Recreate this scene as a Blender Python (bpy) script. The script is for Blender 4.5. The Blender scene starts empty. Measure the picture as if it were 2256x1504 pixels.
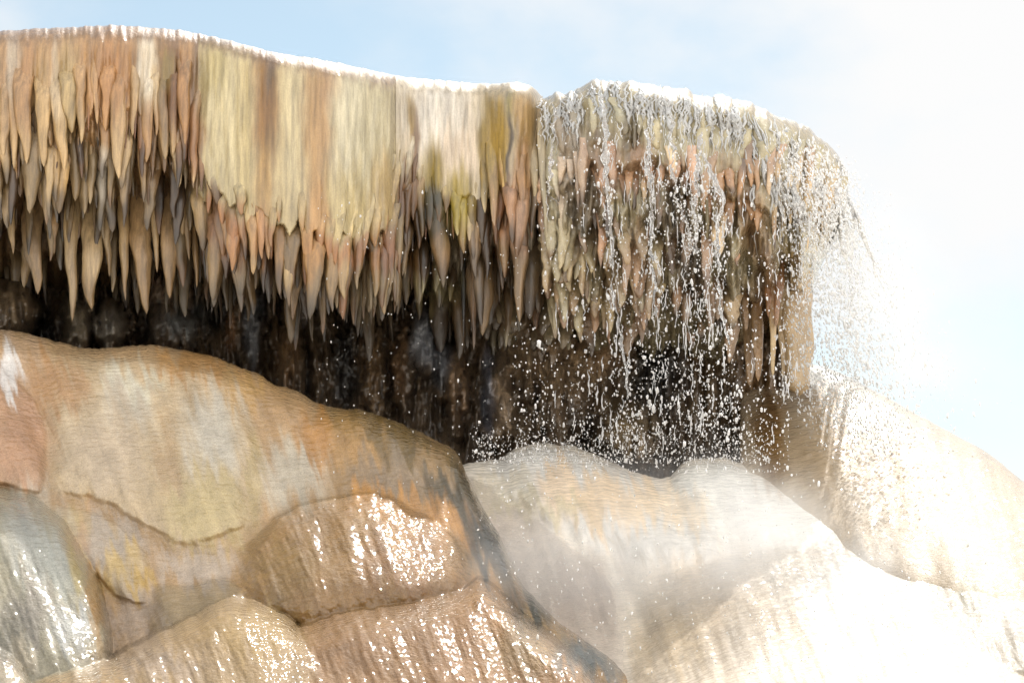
import bpy, math, random
import numpy as np
R = math.radians
random.seed(7)
rng = np.random.default_rng(11)
S = bpy.context.scene
COL = S.collection

# ------------------------------------------------------------------ camera
CAM = np.array([0.0, 0.0, 1.6]); PITCH = R(14.0); F = 5264.0
cam = bpy.data.cameras.new('camera'); cam.sensor_width = 36.0; cam.lens = 36.0 * F / 2256.0
cam.clip_start = 0.1; cam.clip_end = 5000
co = bpy.data.objects.new('camera', cam); COL.objects.link(co)
co.location = CAM; co.rotation_euler = (R(90) + PITCH, 0, 0)
S.camera = co

def at(px, py, Y):
    """point of the place seen at photo pixel (px, py) and standing at world depth Y"""
    px = np.asarray(px, float); py = np.asarray(py, float); Y = np.asarray(Y, float)
    x = (px - 1128.0) / F; v = (752.0 - py) / F
    dy = math.cos(PITCH) - v * math.sin(PITCH); dz = math.sin(PITCH) + v * math.cos(PITCH)
    k = Y / dy
    return np.stack(np.broadcast_arrays(CAM[0] + x * k, Y + 0 * k, CAM[2] + dz * k), -1)

# ------------------------------------------------------------------ noise
def _h(ix, iy, seed):
    n = (ix.astype(np.int64) * 374761393 + iy.astype(np.int64) * 668265263 + seed * 1442695041) & 0x7fffffff
    n = ((n ^ (n >> 13)) * 1274126177) & 0x7fffffff
    n = ((n ^ (n >> 15)) * 2246822519) & 0x7fffffff
    return ((n ^ (n >> 16)) & 0xffff) / 65535.0 * 2 - 1
def vn(x, y, seed=0):
    x = np.asarray(x, float); y = np.asarray(y, float); x, y = np.broadcast_arrays(x, y)
    ix = np.floor(x); iy = np.floor(y); fx = x - ix; fy = y - iy
    fx = fx**3 * (fx * (fx * 6 - 15) + 10); fy = fy**3 * (fy * (fy * 6 - 15) + 10)
    a = _h(ix, iy, seed); b = _h(ix + 1, iy, seed); c = _h(ix, iy + 1, seed); d = _h(ix + 1, iy + 1, seed)
    return (a * (1 - fx) + b * fx) * (1 - fy) + (c * (1 - fx) + d * fx) * fy
def fbm(x, y, seed=0, o=3):
    s = 0; a = 1.0; t = 0
    for k in range(o):
        s = s + a * vn(np.asarray(x) * 2**k, np.asarray(y) * 2**k, seed + 17 * k); t += a; a *= .5
    return s / t
def ss(a, b, x):
    t = np.clip((np.asarray(x, float) - a) / (b - a), 0, 1); return t * t * (3 - 2 * t)

def lin(c):
    c = np.asarray(c, float) / 255.0
    return np.where(c <= .04045, c / 12.92, ((c + .055) / 1.055) ** 2.4)
def poly(pts, x, smooth=0):
    p = np.array(pts, float)
    x = np.asarray(x, float)
    if smooth:
        acc = 0; w = 0
        for d in np.linspace(-smooth, smooth, 9):
            k = 1 - abs(d) / (smooth * 1.15); acc = acc + k * np.interp(x + d, p[:, 0], p[:, 1]); w += k
        return acc / w
    return np.interp(x, p[:, 0], p[:, 1])

# ------------------------------------------------------------------ colour of the stone, as bands, stains and one painted patch of light
UP = [  # centre x, y, half width, half height, colour 0-255, strength     (the ledge)
 (20, 190, 22, 160, (178, 138, 92), .8), (30, 140, 14, 80, (205, 190, 175), .8), (60, 200, 24, 110, (178, 130, 82), .8), (95, 230, 22, 140, (196, 160, 108), .8),
 (122, 170, 8, 120, (206, 184, 160), .8), (150, 190, 26, 110, (196, 168, 116), .8), (188, 170, 22, 90, (198, 150, 98), .7),
 (245, 180, 44, 120, (186, 130, 72), .85), (270, 330, 18, 90, (214, 176, 124), .8), (225, 360, 10, 60, (222, 204, 184), .7),
 (325, 150, 22, 110, (226, 214, 196), .95), (345, 190, 14, 60, (216, 186, 140), .7), (385, 190, 32, 115, (124, 78, 28), 1), (372, 150, 16, 50, (160, 138, 76), .7),
 (412, 240, 18, 90, (196, 142, 84), .8), (432, 170, 10, 90, (120, 92, 70), .7), (430, 300, 22, 80, (150, 92, 46), .8), (330, 310, 30, 90, (160, 114, 70), .7),
 (495, 250, 50, 180, (218, 202, 162), .9), (475, 150, 26, 60, (190, 170, 112), .7), (535, 300, 18, 200, (204, 182, 130), .8),
 (585, 220, 30, 160, (146, 100, 34), 1), (596, 150, 14, 60, (104, 84, 64), .8), (625, 130, 22, 14, (206, 150, 62), .9), (580, 400, 20, 100, (176, 134, 66), .8),
 (648, 260, 22, 180, (214, 196, 156), .9), (700, 260, 34, 170, (184, 136, 78), .8), (735, 190, 30, 60, (170, 128, 88), .6), (770, 270, 40, 160, (222, 212, 184), .9), (820, 300, 46, 170, (216, 204, 172), .9),
 (760, 460, 60, 90, (208, 186, 134), .9), (845, 420, 30, 80, (200, 168, 112), .8), (700, 480, 24, 100, (192, 138, 72), .8),
 (515, 540, 26, 60, (178, 118, 66), .9), (470, 480, 20, 70, (150, 96, 52), .8), (575, 520, 18, 60, (184, 126, 76), .8), (680, 560, 26, 60, (186, 132, 64), .9), (780, 560, 50, 26, (170, 104, 50), .7),
 (960, 270, 80, 100, (226, 218, 208), 1), (1000, 350, 60, 70, (230, 210, 188), 1), (905, 260, 9, 50, (160, 124, 40), .9), (915, 330, 8, 90, (130, 88, 40), .9),
 (900, 440, 24, 70, (118, 78, 34), .9), (885, 420, 8, 60, (140, 96, 60), .8), (955, 390, 24, 85, (150, 124, 22), 1), (950, 470, 26, 64, (60, 52, 14), 1), (1010, 450, 32, 74, (178, 152, 40), 1),
 (1072, 310, 15, 115, (146, 118, 16), 1), (1098, 320, 28, 115, (178, 142, 34), 1), (1128, 230, 12, 60, (146, 132, 56), .9), (1155, 260, 26, 90, (178, 140, 78), 1), (1122, 350, 5, 100, (70, 52, 34), .9), (1150, 390, 18, 90, (186, 130, 66), .9),
 (1105, 470, 26, 70, (184, 118, 64), .8), (1135, 480, 24, 70, (196, 150, 118), .9), (1040, 580, 12, 90, (196, 166, 140), .8), (910, 590, 18, 80, (140, 98, 40), .9), (850, 560, 22, 50, (146, 88, 44), .8),
 (960, 640, 60, 44, (186, 172, 128), .9), (800, 640, 60, 60, (160, 140, 108), .7), (1110, 760, 60, 36, (150, 138, 112), .9),
 (1250, 350, 50, 130, (168, 148, 130), .9), (1215, 330, 14, 130, (204, 192, 160), .9), (1325, 350, 40, 80, (120, 84, 48), .8), (1390, 330, 22, 70, (104, 76, 36), .8),
 (1340, 390, 40, 50, (188, 146, 116), .8), (1420, 370, 40, 50, (192, 146, 112), .8), (1490, 390, 36, 40, (188, 140, 104), .8), (1300, 480, 40, 70, (120, 92, 70), .7),
 (1250, 590, 60, 60, (190, 170, 130), .8), (1400, 560, 30, 70, (188, 152, 120), .8), (1360, 630, 40, 60, (178, 138, 98), .6), (1480, 480, 60, 80, (96, 74, 54), .8), (1520, 590, 40, 70, (120, 94, 76), .8),
 (1600, 420, 40, 90, (160, 116, 70), .7), (1660, 470, 34, 90, (176, 128, 78), .8), (1740, 430, 46, 90, (206, 182, 146), .9), (1820, 450, 34, 90, (214, 182, 136), .9), (1755, 560, 24, 60, (196, 170, 92), .8),
 (1690, 640, 24, 110, (176, 120, 66), .8), (1750, 720, 34, 140, (222, 186, 136), .9), (1655, 740, 26, 110, (196, 158, 112), .8),
]
LOW = [  # the mounds
 (60, 760, 60, 30, (190, 160, 130), .6), (30, 830, 44, 36, (232, 226, 220), .9), (60, 960, 60, 90, (184, 142, 110), .8), (130, 830, 60, 60, (176, 130, 84), .7),  # white patch at the far left is light painted into the stone colour
 (300, 825, 60, 36, (206, 198, 170), .9), (280, 870, 60, 70, (204, 194, 176), .7), (430, 800, 120, 36, (178, 132, 76), .8), (560, 850, 70, 40, (184, 144, 84), .7), (620, 900, 60, 60, (176, 140, 96), .6),
 (470, 950, 60, 90, (204, 196, 180), .8), (230, 990, 90, 110, (196, 176, 150), .8), (450, 1120, 90, 90, (196, 176, 128), .9), (560, 1050, 20, 90, (170, 150, 96), .6), (370, 1000, 24, 90, (180, 150, 112), .6),
 (640, 1060, 70, 80, (194, 184, 164), .85), (700, 960, 50, 60, (176, 126, 66), .8), (790, 980, 60, 80, (178, 138, 84), .8), (760, 1060, 40, 60, (150, 120, 80), .6), (850, 930, 80, 40, (116, 92, 48), .9), (900, 985, 60, 40, (108, 88, 52), .9),
 (860, 1060, 90, 50, (140, 122, 100), .8), (1000, 1090, 70, 60, (76, 70, 54), .95), (1075, 1190, 60, 90, (52, 56, 52), 1), (1170, 1310, 70, 80, (64, 66, 58), 1), (1300, 1440, 80, 50, (108, 118, 120), .9), (950, 1010, 40, 30, (150, 120, 80), .8),
 (840, 1110, 80, 40, (194, 138, 64), .85), (950, 1170, 80, 60, (190, 136, 70), .8), (720, 1200, 120, 90, (172, 134, 84), .7), (880, 1240, 90, 70, (168, 124, 82), .7), (620, 1260, 90, 60, (168, 134, 78), .7),
 (1050, 1330, 80, 50, (194, 144, 84), .8), (1000, 1420, 120, 90, (178, 134, 90), .7), (1150, 1420, 80, 60, (176, 146, 100), .7), (780, 1440, 100, 80, (176, 134, 92), .6),
 (60, 1180, 60, 90, (204, 202, 190), .9), (110, 1240, 40, 80, (200, 200, 188), .8), (170, 1230, 24, 110, (204, 182, 120), .8), (215, 1330, 22, 110, (196, 150, 86), .9), (60, 1350, 50, 70, (170, 160, 146), .8), (150, 1390, 40, 60, (204, 203, 196), .85), (20, 1400, 40, 60, (120, 112, 98), .7),
 (230, 1190, 90, 50, (186, 172, 156), .8), (260, 1250, 40, 40, (206, 176, 116), .8), (310, 1300, 30, 26, (196, 160, 84), .8), (180, 1180, 20, 60, (200, 160, 120), .6),
 (430, 1250, 90, 40, (190, 174, 156), .8), (300, 1370, 70, 50, (170, 150, 130), .7), (560, 1390, 110, 60, (206, 172, 112), .8), (330, 1470, 120, 50, (190, 166, 140), .8), (520, 1480, 90, 40, (196, 164, 116), .7), (40, 1480, 40, 40, (196, 180, 152), .8),
]
PALE = [  # the white slope under the falling water
 (1330, 1110, 130, 60, (240, 206, 160), .9), (1230, 1060, 50, 40, (238, 210, 176), .8), (1480, 1130, 90, 40, (240, 212, 172), .7), (1090, 1080, 80, 30, (216, 200, 170), .6),
 (1700, 960, 44, 110, (160, 116, 52), .95), (1690, 900, 30, 60, (128, 92, 50), .8), (1800, 980, 60, 80, (226, 196, 154), .9), (1560, 1300, 120, 80, (238, 214, 184), .7), (1480, 1420, 80, 80, (240, 212, 170), .6),
 (1180, 1130, 120, 22, (200, 186, 140), .6), (1150, 1180, 60, 60, (204, 188, 170), .6), (1290, 1310, 80, 80, (178, 158, 142), .7), (1850, 1300, 120, 90, (236, 232, 224), .6), (2150, 1250, 50, 80, (206, 206, 180), .7),
]
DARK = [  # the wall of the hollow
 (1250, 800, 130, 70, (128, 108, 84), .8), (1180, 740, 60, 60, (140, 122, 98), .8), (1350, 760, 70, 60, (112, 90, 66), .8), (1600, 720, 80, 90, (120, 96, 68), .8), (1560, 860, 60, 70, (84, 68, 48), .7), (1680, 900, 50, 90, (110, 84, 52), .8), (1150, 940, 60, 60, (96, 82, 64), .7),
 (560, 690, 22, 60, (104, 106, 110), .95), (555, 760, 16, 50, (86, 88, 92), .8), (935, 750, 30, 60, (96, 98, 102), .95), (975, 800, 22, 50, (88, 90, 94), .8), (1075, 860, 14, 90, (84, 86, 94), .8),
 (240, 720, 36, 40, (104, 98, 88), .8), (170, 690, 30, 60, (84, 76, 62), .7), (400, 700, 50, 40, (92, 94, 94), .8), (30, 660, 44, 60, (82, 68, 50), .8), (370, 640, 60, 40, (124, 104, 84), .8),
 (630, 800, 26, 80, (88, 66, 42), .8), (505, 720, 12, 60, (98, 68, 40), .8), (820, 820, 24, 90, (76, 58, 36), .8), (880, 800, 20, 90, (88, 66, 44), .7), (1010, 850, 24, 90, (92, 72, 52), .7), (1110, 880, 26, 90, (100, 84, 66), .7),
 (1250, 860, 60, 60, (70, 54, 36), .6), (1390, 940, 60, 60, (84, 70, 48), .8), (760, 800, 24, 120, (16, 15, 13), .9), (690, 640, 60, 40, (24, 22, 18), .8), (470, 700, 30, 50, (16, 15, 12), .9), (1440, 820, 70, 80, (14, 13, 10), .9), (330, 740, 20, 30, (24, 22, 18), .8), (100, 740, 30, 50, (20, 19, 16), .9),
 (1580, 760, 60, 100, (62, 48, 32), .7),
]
def paint(px, py, base, pats, gain, seed=0, wob=1.0, jag=0.0, flow=0.0, sw=7, sl=120):
    px = np.asarray(px, float); py = np.asarray(py, float); fx = px + flow * py
    c = np.zeros(px.shape + (3,)) + lin(base)
    fl_ = flow if pats is LOW or pats is PALE else 0
    wx = px + wob * 9 * fbm(px / 26, py / 60, seed + 3) + (26 * fbm(fx / 30, py / 260, seed + 6) + 8 * vn(fx / 7, py / 200, seed + 7) if fl_ else 0); wy = py + (60 * fbm(fx / 16, py / 300, seed + 8) if fl_ else 0) + wob * 34 * fbm(px / 9, py / 90, seed + 5) + jag * 30 * vn(px / 5, py / 60, seed + 9)
    for (cx, cy, rx, ry, cc, st) in pats:
        q = ((wx - cx) / rx) ** 2 + ((wy - cy) / ry) ** 2
        w = np.where(q < 6, np.exp(-q * q * .9), 0) * st
        c = c * (1 - w[..., None]) + lin(cc) * w[..., None]
    if pats is UP: lm = c.mean(-1, keepdims=True); c = (c * .9 + lm * .1) * np.array([.98, .968, .88]) * (1 - ss(.45, .7, lm)) + c * np.array([1, .98, .93]) * ss(.45, .7, lm)
    k = 1 + (.26 if pats is UP else .16) * fbm(fx / sw, py / sl, seed + 21)[..., None] + .12 * fbm(px / 60, py / 60, seed + 31)[..., None]
    return np.clip(c * gain * k, .004, .92)

# ------------------------------------------------------------------ materials
def mat_new(n):
    m = bpy.data.materials.new(n); m.use_nodes = True; nt = m.node_tree; nt.nodes.clear()
    return m, nt, nt.nodes, nt.links
def rock(name, streak=(40, 40, 6), amt=.3, bump=(90, 90, 14, .004), rough=.45, coat=.6, crough=.17, rip=(60, 60, 60, .005), speck=.12, spec=.5):
    m, nt, N, L = mat_new(name)
    out = N.new('ShaderNodeOutputMaterial'); b = N.new('ShaderNodeBsdfPrincipled'); L.new(b.outputs[0], out.inputs[0])
    g = N.new('ShaderNodeNewGeometry')
    def noise(sc, det=4, rgh=.6, scale=1.0):
        mp = N.new('ShaderNodeMapping'); mp.inputs['Scale'].default_value = sc; L.new(g.outputs['Position'], mp.inputs[0])
        n = N.new('ShaderNodeTexNoise'); n.inputs['Scale'].default_value = scale; n.inputs['Detail'].default_value = det; n.inputs['Roughness'].default_value = rgh
        L.new(mp.outputs[0], n.inputs[0]); return n.outputs[0]
    a = N.new('ShaderNodeAttribute'); a.attribute_name = 'Col'
    def rng_(s, lo, hi, a0=.3, a1=.7):
        r = N.new('ShaderNodeMapRange'); r.inputs[1].default_value = a0; r.inputs[2].default_value = a1; r.inputs[3].default_value = lo; r.inputs[4].default_value = hi
        L.new(s, r.inputs[0]); return r.outputs[0]
    def mul(x, y):
        q = N.new('ShaderNodeVectorMath'); q.operation = 'MULTIPLY'; L.new(x, q.inputs[0]); L.new(y, q.inputs[1]); return q.outputs[0]
    s1 = rng_(noise(streak, 5), 1 - amt, 1 + amt * .7)
    s2 = rng_(noise((150, 150, 110), 3), 1 - speck, 1 + speck)
    c = mul(mul(a.outputs['Color'], s1), s2)
    L.new(c, b.inputs['Base Color'])
    b.inputs['Roughness'].default_value = rough; b.inputs['Specular IOR Level'].default_value = spec
    bp = N.new('ShaderNodeBump'); bp.inputs['Distance'].default_value = bump[3]; bp.inputs['Strength'].default_value = 1
    L.new(noise(bump[:3], 6, .65), bp.inputs['Height']); L.new(bp.outputs[0], b.inputs['Normal'])
    if coat > 0:
        cb = N.new('ShaderNodeBump'); cb.inputs['Distance'].default_value = rip[3]; cb.inputs['Strength'].default_value = 1
        L.new(noise(rip[:3], 1.6, .5), cb.inputs['Height']); L.new(cb.outputs[0], b.inputs['Coat Normal'])
        b.inputs['Coat Weight'].default_value = coat; b.inputs['Coat Roughness'].default_value = crough; b.inputs['Coat IOR'].default_value = 1.45
    return m

M_LEDGE = rock('streaked_travertine', (46, 30, 4.5), .3, (70, 70, 14, .004), .5, .6, .06, (24, 24, 26, .018))
M_STAL = rock('dripstone', (56, 44, 6), .38, (90, 90, 16, .004), .45, .5, .2, (90, 90, 30, .005))
M_WETL = rock('wet_dripstone', (26, 26, 9), .22, (50, 50, 28, .008), .4, 1.0, .06, (24, 24, 26, .022), .16)
M_MOUND = rock('flowstone', (10, 10, 6), .16, (65, 75, 95, .0055), .55, 1.0, .07, (20, 27, 44, .0145), .2, .1)
M_PALE = rock('pale_flowstone', (10, 9, 5), .18, (50, 60, 80, .006), .5, .8, .06, (14, 20, 34, .024), .06, .2)
M_RIPPLE = rock('rippled_flowstone', (16, 12, 10), .16, (30, 40, 75, .016), .45, .8, .2, (40, 50, 110, .006), .12)
M_DARK = rock('dark_wet_wall', (9, 9, 3), .6, (22, 22, 9, .02), .4, .5, .2, (40, 40, 20, .01), .4)

def water_mat(name, white=.9, trans=.6, rough=.06, bump=.0, tl=.12):
    m, nt, N, L = mat_new(name)
    out = N.new('ShaderNodeOutputMaterial'); b = N.new('ShaderNodeBsdfPrincipled')
    b.inputs['Base Color'].default_value = (white, white, white, 1); b.inputs['Transmission Weight'].default_value = trans
    b.inputs['Roughness'].default_value = rough; b.inputs['IOR'].default_value = 1.33
    t = N.new('ShaderNodeBsdfTranslucent'); t.inputs[0].default_value = (white, white, white, 1)
    mx = N.new('ShaderNodeMixShader'); mx.inputs[0].default_value = tl
    L.new(b.outputs[0], mx.inputs[1]); L.new(t.outputs[0], mx.inputs[2]); L.new(mx.outputs[0], out.inputs[0])
    if bump:
        n = N.new('ShaderNodeTexNoise'); n.inputs['Scale'].default_value = 60; n.inputs['Detail'].default_value = 3
        g = N.new('ShaderNodeNewGeometry'); L.new(g.outputs['Position'], n.inputs[0])
        bp = N.new('ShaderNodeBump'); bp.inputs['Distance'].default_value = bump; L.new(n.outputs[0], bp.inputs['Height'])
        L.new(bp.outputs[0], b.inputs['Normal'])
    return m
M_DROP = water_mat('water_drop', .97, .7, .04, 0, .3)
M_WATER = water_mat('clear_water', .95, .9, .04, .02)
M_FOAM = water_mat('white_water', .92, .5, .1, .012, .25)

# ------------------------------------------------------------------ mesh helpers
def empty(name, loc, label, cat, group=None, kind=None):
    o = bpy.data.objects.new(name, None); o.empty_display_size = .1; COL.objects.link(o); o.location = loc
    tag(o, label, cat, group, kind); return o
def tag(o, label=None, cat=None, group=None, kind=None):
    if label: o['label'] = label
    if cat: o['category'] = cat
    if group: o['group'] = group
    if kind: o['kind'] = kind
    return o
def mesh(name, V, Fc, mat, parent=None, col=None, origin=None, smooth=True):
    V = np.asarray(V, float).reshape(-1, 3); Fc = np.asarray(Fc, np.int32)
    if parent is not None: org = np.array(parent.location)
    else: org = np.array(origin) if origin is not None else V.mean(0)
    me = bpy.data.meshes.new(name)
    n = len(Fc); k = Fc.shape[1]
    me.vertices.add(len(V)); me.vertices.foreach_set('co', (V - org).astype(np.float32).ravel())
    me.loops.add(n * k); me.loops.foreach_set('vertex_index', Fc.ravel())
    me.polygons.add(n); me.polygons.foreach_set('loop_start', np.arange(0, n * k, k, dtype=np.int32))
    me.polygons.foreach_set('use_smooth', np.full(n, smooth))
    me.update(calc_edges=True)
    if col is not None:
        at_ = me.color_attributes.new('Col', 'FLOAT_COLOR', 'POINT')
        c = np.ones((len(V), 4), np.float32); c[:, :3] = np.asarray(col).reshape(-1, 3); at_.data.foreach_set('color', c.ravel())
    me.materials.append(mat)
    o = bpy.data.objects.new(name, me); COL.objects.link(o)
    if parent is not None: o.parent = parent
    else: o.location = org
    return o
def quads(n, m, wrap=False):
    """faces of a grid of n columns by m rows, index = col*m + row"""
    i = np.arange(n - 1)[:, None]; j = np.arange(m if wrap else m - 1)[None, :]; j2 = (j + 1) % m
    return np.stack([i * m + j, i * m + j2, (i + 1) * m + j2, (i + 1) * m + j], -1).reshape(-1, 4)

# ------------------------------------------------------------------ the overhanging ledge
RIM = [(-80, 72), (0, 68), (60, 64), (130, 62), (200, 57), (250, 55), (330, 60), (400, 66), (440, 75), (500, 88), (560, 104), (620, 119), (700, 130), (760, 142), (830, 158), (890, 170),
       (920, 172), (980, 178), (1050, 184), (1100, 184), (1130, 181), (1160, 184), (1180, 196), (1192, 212), (1230, 208), (1280, 188), (1300, 176), (1330, 178), (1370, 177), (1420, 181), (1480, 188), (1530, 204), (1590, 213), (1640, 226), (1690, 246), (1740, 270), (1785, 282), (1820, 312), (1850, 348), (1868, 385)]
FACEB = [(-80, 270), (300, 250), (420, 280), (450, 380), (520, 470), (700, 500), (800, 520), (870, 470), (900, 380), (960, 430), (1060, 430), (1180, 400), (1200, 430), (1300, 350), (1500, 350), (1600, 410), (1700, 450), (1868, 480)]
ENDB = [(-80, 640), (200, 650), (450, 650), (560, 640), (700, 660), (850, 690), (1000, 740), (1150, 800), (1300, 800), (1500, 810), (1620, 800), (1660, 760), (1770, 700), (1800, 600), (1840, 520), (1868, 450)]
FACEY = [(-80, 13.35), (250, 13.3), (440, 13.35), (600, 13.3), (760, 13.35), (880, 13.6), (900, 13.75), (1060, 13.75), (1130, 13.6), (1190, 13.7), (1240, 13.55), (1400, 13.2), (1560, 13.25), (1700, 13.45), (1800, 13.8), (1868, 14.2)]
def faceb(px): return poly(FACEB, px, 20) + 34 * fbm(px / 22, 0 * px, 5) + 50 * vn(px / 15, 0 * px, 6) * ss(520, 300, px)
def surfY(px, py, sec, lip=44):
    rim = poly(RIM, px, 8); b = faceb(px); e = poly(ENDB, px, 20)
    Yf = poly(FACEY, px, 30) + .25
    q = np.clip((py - rim) / lip, 0, 1)
    Y = Yf + .16 * (1 - np.sqrt(np.clip(1 - (1 - q) ** 2, 0, 1)))
    t = np.clip((py - b) / np.maximum(e - b, 40), 0, 1)
    depth = np.where(px > 1740, .9, 1.75)
    lag = 30 * vn(px / 13, 0 * px, 51) + 22 * vn(px / 31, 0 * px, 52); t2 = np.clip((py + lag - b) / np.maximum(e - b, 40), 0, 1)
    Y = Y + depth * (.07 * ss(0, .07, t) + .13 * ss(.30, .42, t2) + .16 * ss(.58, .7, t2) + .64 * t ** 2.4)
    Y = Y - (.09 * np.abs(fbm(px / 24, py / 300, 53)) + .05 * np.abs(fbm(px / 9, py / 200, 54))) * ss(0, .1, t) * ss(1, .8, t)
    flute = ss(0, 70, py - rim)
    amp = .03 if sec == 'wet' else poly([(-80, .045), (360, .045), (520, .02), (860, .02), (900, .026), (1200, .026)], px)
    Y = Y - amp * flute * (1.4 * fbm(px / 34, py / 260, 41) + .6 * fbm(px / 11, py / 150, 43))
    if sec == 'wet':
        Y = Y - .05 * fbm(px / 60, py / 50, 47) * flute - .035 * np.abs(fbm(px / 22, py / 70, 48)) * ss(0, 40, py - rim) - .03 * vn(px / 46, 0 * px, 60) * (1 - ss(40, 160, py - rim))
    Y = Y + (.14 * fbm(px / 18, py / 120, 44) + .07 * fbm(px / 6, py / 60, 45)) * ss(0, .15, t)
    return Y
def section(parent, name, x0, x1, sec, mat, gain, bulge=0, edgeL=False, edgeR=False, base=(196, 166, 120), pats=UP):
    n = int((x1 - x0) / 3.2); px = np.linspace(x0, x1, n)[:, None]
    m = 200; t = np.linspace(0, 1, m)[None, :] ** 1.15
    jit = 6 * vn(px / 24, 0 * px, 77) + 2.5 * vn(px / 8, 0 * px, 78) if sec == 'wet' else (1.2 * vn(px / 9, 0 * px, 79) + .8 * vn(px / 3.7, 0 * px, 80))
    rim = poly(RIM, px, 8) + jit; e = poly(ENDB, px, 20)
    py = rim + (e - rim) * t
    if sec == 'dome': px = px + 16 * ss(x1 - 110, x1, px) * fbm(py / 80, 0 * py, 33)
    Y = surfY(px + 0 * t, py - jit, sec)
    s = np.clip((px - x0) / (x1 - x0), 0, 1)
    Y = Y - bulge * np.clip(1 - (2 * s - 1) ** 2, 0, 1)
    for on, d in ((edgeL, px - x0), (edgeR, x1 - px)):
        if on: Y = Y + .3 * (1 - np.sqrt(np.clip(1 - (1 - np.clip(d / 36, 0, 1)) ** 2, 0, 1)))
    P = at(px + 0 * t, py, Y)
    c = paint(px + 0 * t, py, base, pats, gain, 2, jag=.6)
    if sec in ('left', 'dome'):
        k_ = ss(46, 8, py - rim + 14 * fbm(px / 9, py / 20, 18))[..., None] * .8; c = c * (1 - k_) + lin((134, 104, 76)) * .6 * k_
    else:
        k_ = ss(40, 8, py - rim + 10 * fbm(px / 9, py / 20, 18))[..., None] * .75; c = c * (1 - k_) + lin((186, 168, 136)) * .5 * k_
    fb = faceb(px); c = c * (1 - (.25 if sec == 'wet' else .6) * ss(20, 210, py - fb + 40 * fbm(px / 8, py / 60, 19)))[..., None]  # underside darkened in the colour: shade of the gaps plus dark biofilm
    # back over the top of the ledge and down behind it
    top = P[:, :1, :]; back = []
    for dy, dz in ((5.5, -7.0), (5.2, -.4), (3.0, 0.02), (1.2, 0.02), (.5, .012), (.2, .01)):
        q = top.copy(); q[..., 1] += dy; q[..., 2] += dz; back.append(q)
    low = P[:, -1:, :]; under = []
    for dy, dz in ((.3, .0), (1.2, .02), (2.5, .05)):
        q = low.copy(); q[..., 1] += dy; q[..., 2] += dz; under.append(q)
    P = np.concatenate(back + [P] + under, 1)
    c = np.concatenate([c[:, :1]] * 6 + [c] + [c[:, -1:]] * 3, 1)
    if edgeL:
        q = P[:1].copy(); q[..., 1] += .8; P = np.concatenate([q, P], 0); c = np.concatenate([c[:1], c], 0)
    if edgeR:
        q = P[-1:].copy(); q[..., 1] += .8; P = np.concatenate([P, q], 0); c = np.concatenate([c, c[-1:]], 0)
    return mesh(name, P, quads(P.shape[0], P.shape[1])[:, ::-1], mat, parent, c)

KIDS = {}; REST = {}
SEC = {}
_py = np.arange(60.0, 820.0, 4.0)
def attach(xt, Y, sec):
    y = _py[_py > poly(RIM, xt) + 36]; d = surfY(np.full(y.shape, float(xt)), y, sec) - (.15 if sec == 'dome' else 0)
    k = np.nonzero(d > Y + .06)[0]
    return float(y[k[0]]) if len(k) else float(y[-1])
def stal(parent, xt, yt, xp, yp, w, Y, mat=None, base=(186, 150, 104), gain=.8, dark=1.0, flat=.75, seed=None, name='stalactite', tipc=None, shape=.54, fr=0.0, collect=None, pats=UP, sink=.42, att=True, emerge=.85):
    seed = random.randrange(9999) if seed is None else seed
    sec = SEC.get(parent.name) if parent is not None else None
    if not att: sink = .95
    if sec and att and w < 90:
        yt = min(yt, max(attach(xt, Y, sec) - 34, poly(RIM, xt) + 44)); yt = min(yt, yp - 1.6 * w)
    m = 26 if w > 12 else 18; k = 14 if w > 12 else 9
    t = np.linspace(0, 1, m); a = np.linspace(0, 2 * np.pi, k, endpoint=False)
    cx = xt + (xp - xt) * t ** 1.3 + w * (.14 * vn(t * 2.2, t * 0 + 3, seed) + .05 * vn(t * 7, t * 0 + 5, seed)); cy = yt + (yp - yt) * t
    up0 = ss(0, .4, t)
    prof = (1 - t) ** shape * (.84 + .24 * np.sin(np.clip(t * 2.6, 0, np.pi))) + .018
    prof = prof * (1 + .25 * (1 - up0)) * (1 + .13 * vn(t * 3, t * 0, seed + 1) + .07 * vn(t * 13, t * 0, seed + 2)); prof[-1] = .01
    up = ss(0, .5 if att else emerge, t)
    r = w * .5 * prof
    ang = 1 + .2 * vn(a[None, :] * 2.2, t[:, None] * 3, seed + 5) + .09 * np.sin(a * 3 + seed)[None, :] * (1 - t[:, None])
    px = cx[:, None] + r[:, None] * np.cos(a)[None, :] * ang
    sc = Y / F
    Yy = Y + sink * (1 - up[:, None]) * w * sc - r[:, None] * sc * flat * (.4 + .6 * up[:, None]) * np.sin(a)[None, :] * ang
    py = cy[:, None] + 0 * px
    P = at(px, py, Yy)
    c = paint(px * .35 + .65 * cx[:, None], py, base, pats, gain * dark, 2, jag=.8)
    vary = 1 + .09 * math.sin(seed * 1.7); warm = np.array([1 + .03 * math.sin(seed), 1, 1 - .06 * math.sin(seed)])
    vm = ss(.05, .5, t)[:, None, None]; c = c * (1 + (vary * warm - 1) * vm)
    if tipc is not None:
        q = ss(.62, .95, t + .1 * vn(t * 0 + seed, t * 5, 4))[:, None, None] * .8
        c = c * (1 - q) + lin(tipc) * gain * dark * q
    if fr: c = c * (1 - fr * .5)
    c = np.clip(c, .004, .9)
    Fq = quads(m, k, True)
    if parent is not None and collect is None:
        KIDS[parent.name] = KIDS.get(parent.name, 0) + 1
        if KIDS[parent.name] > 97: collect = REST.setdefault(parent.name, [])
    if collect is not None:
        collect.append((P.reshape(-1, 3), Fq, c.reshape(-1, 3))); return None
    return mesh(name, P, Fq, mat or M_STAL, parent, c)
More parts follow.
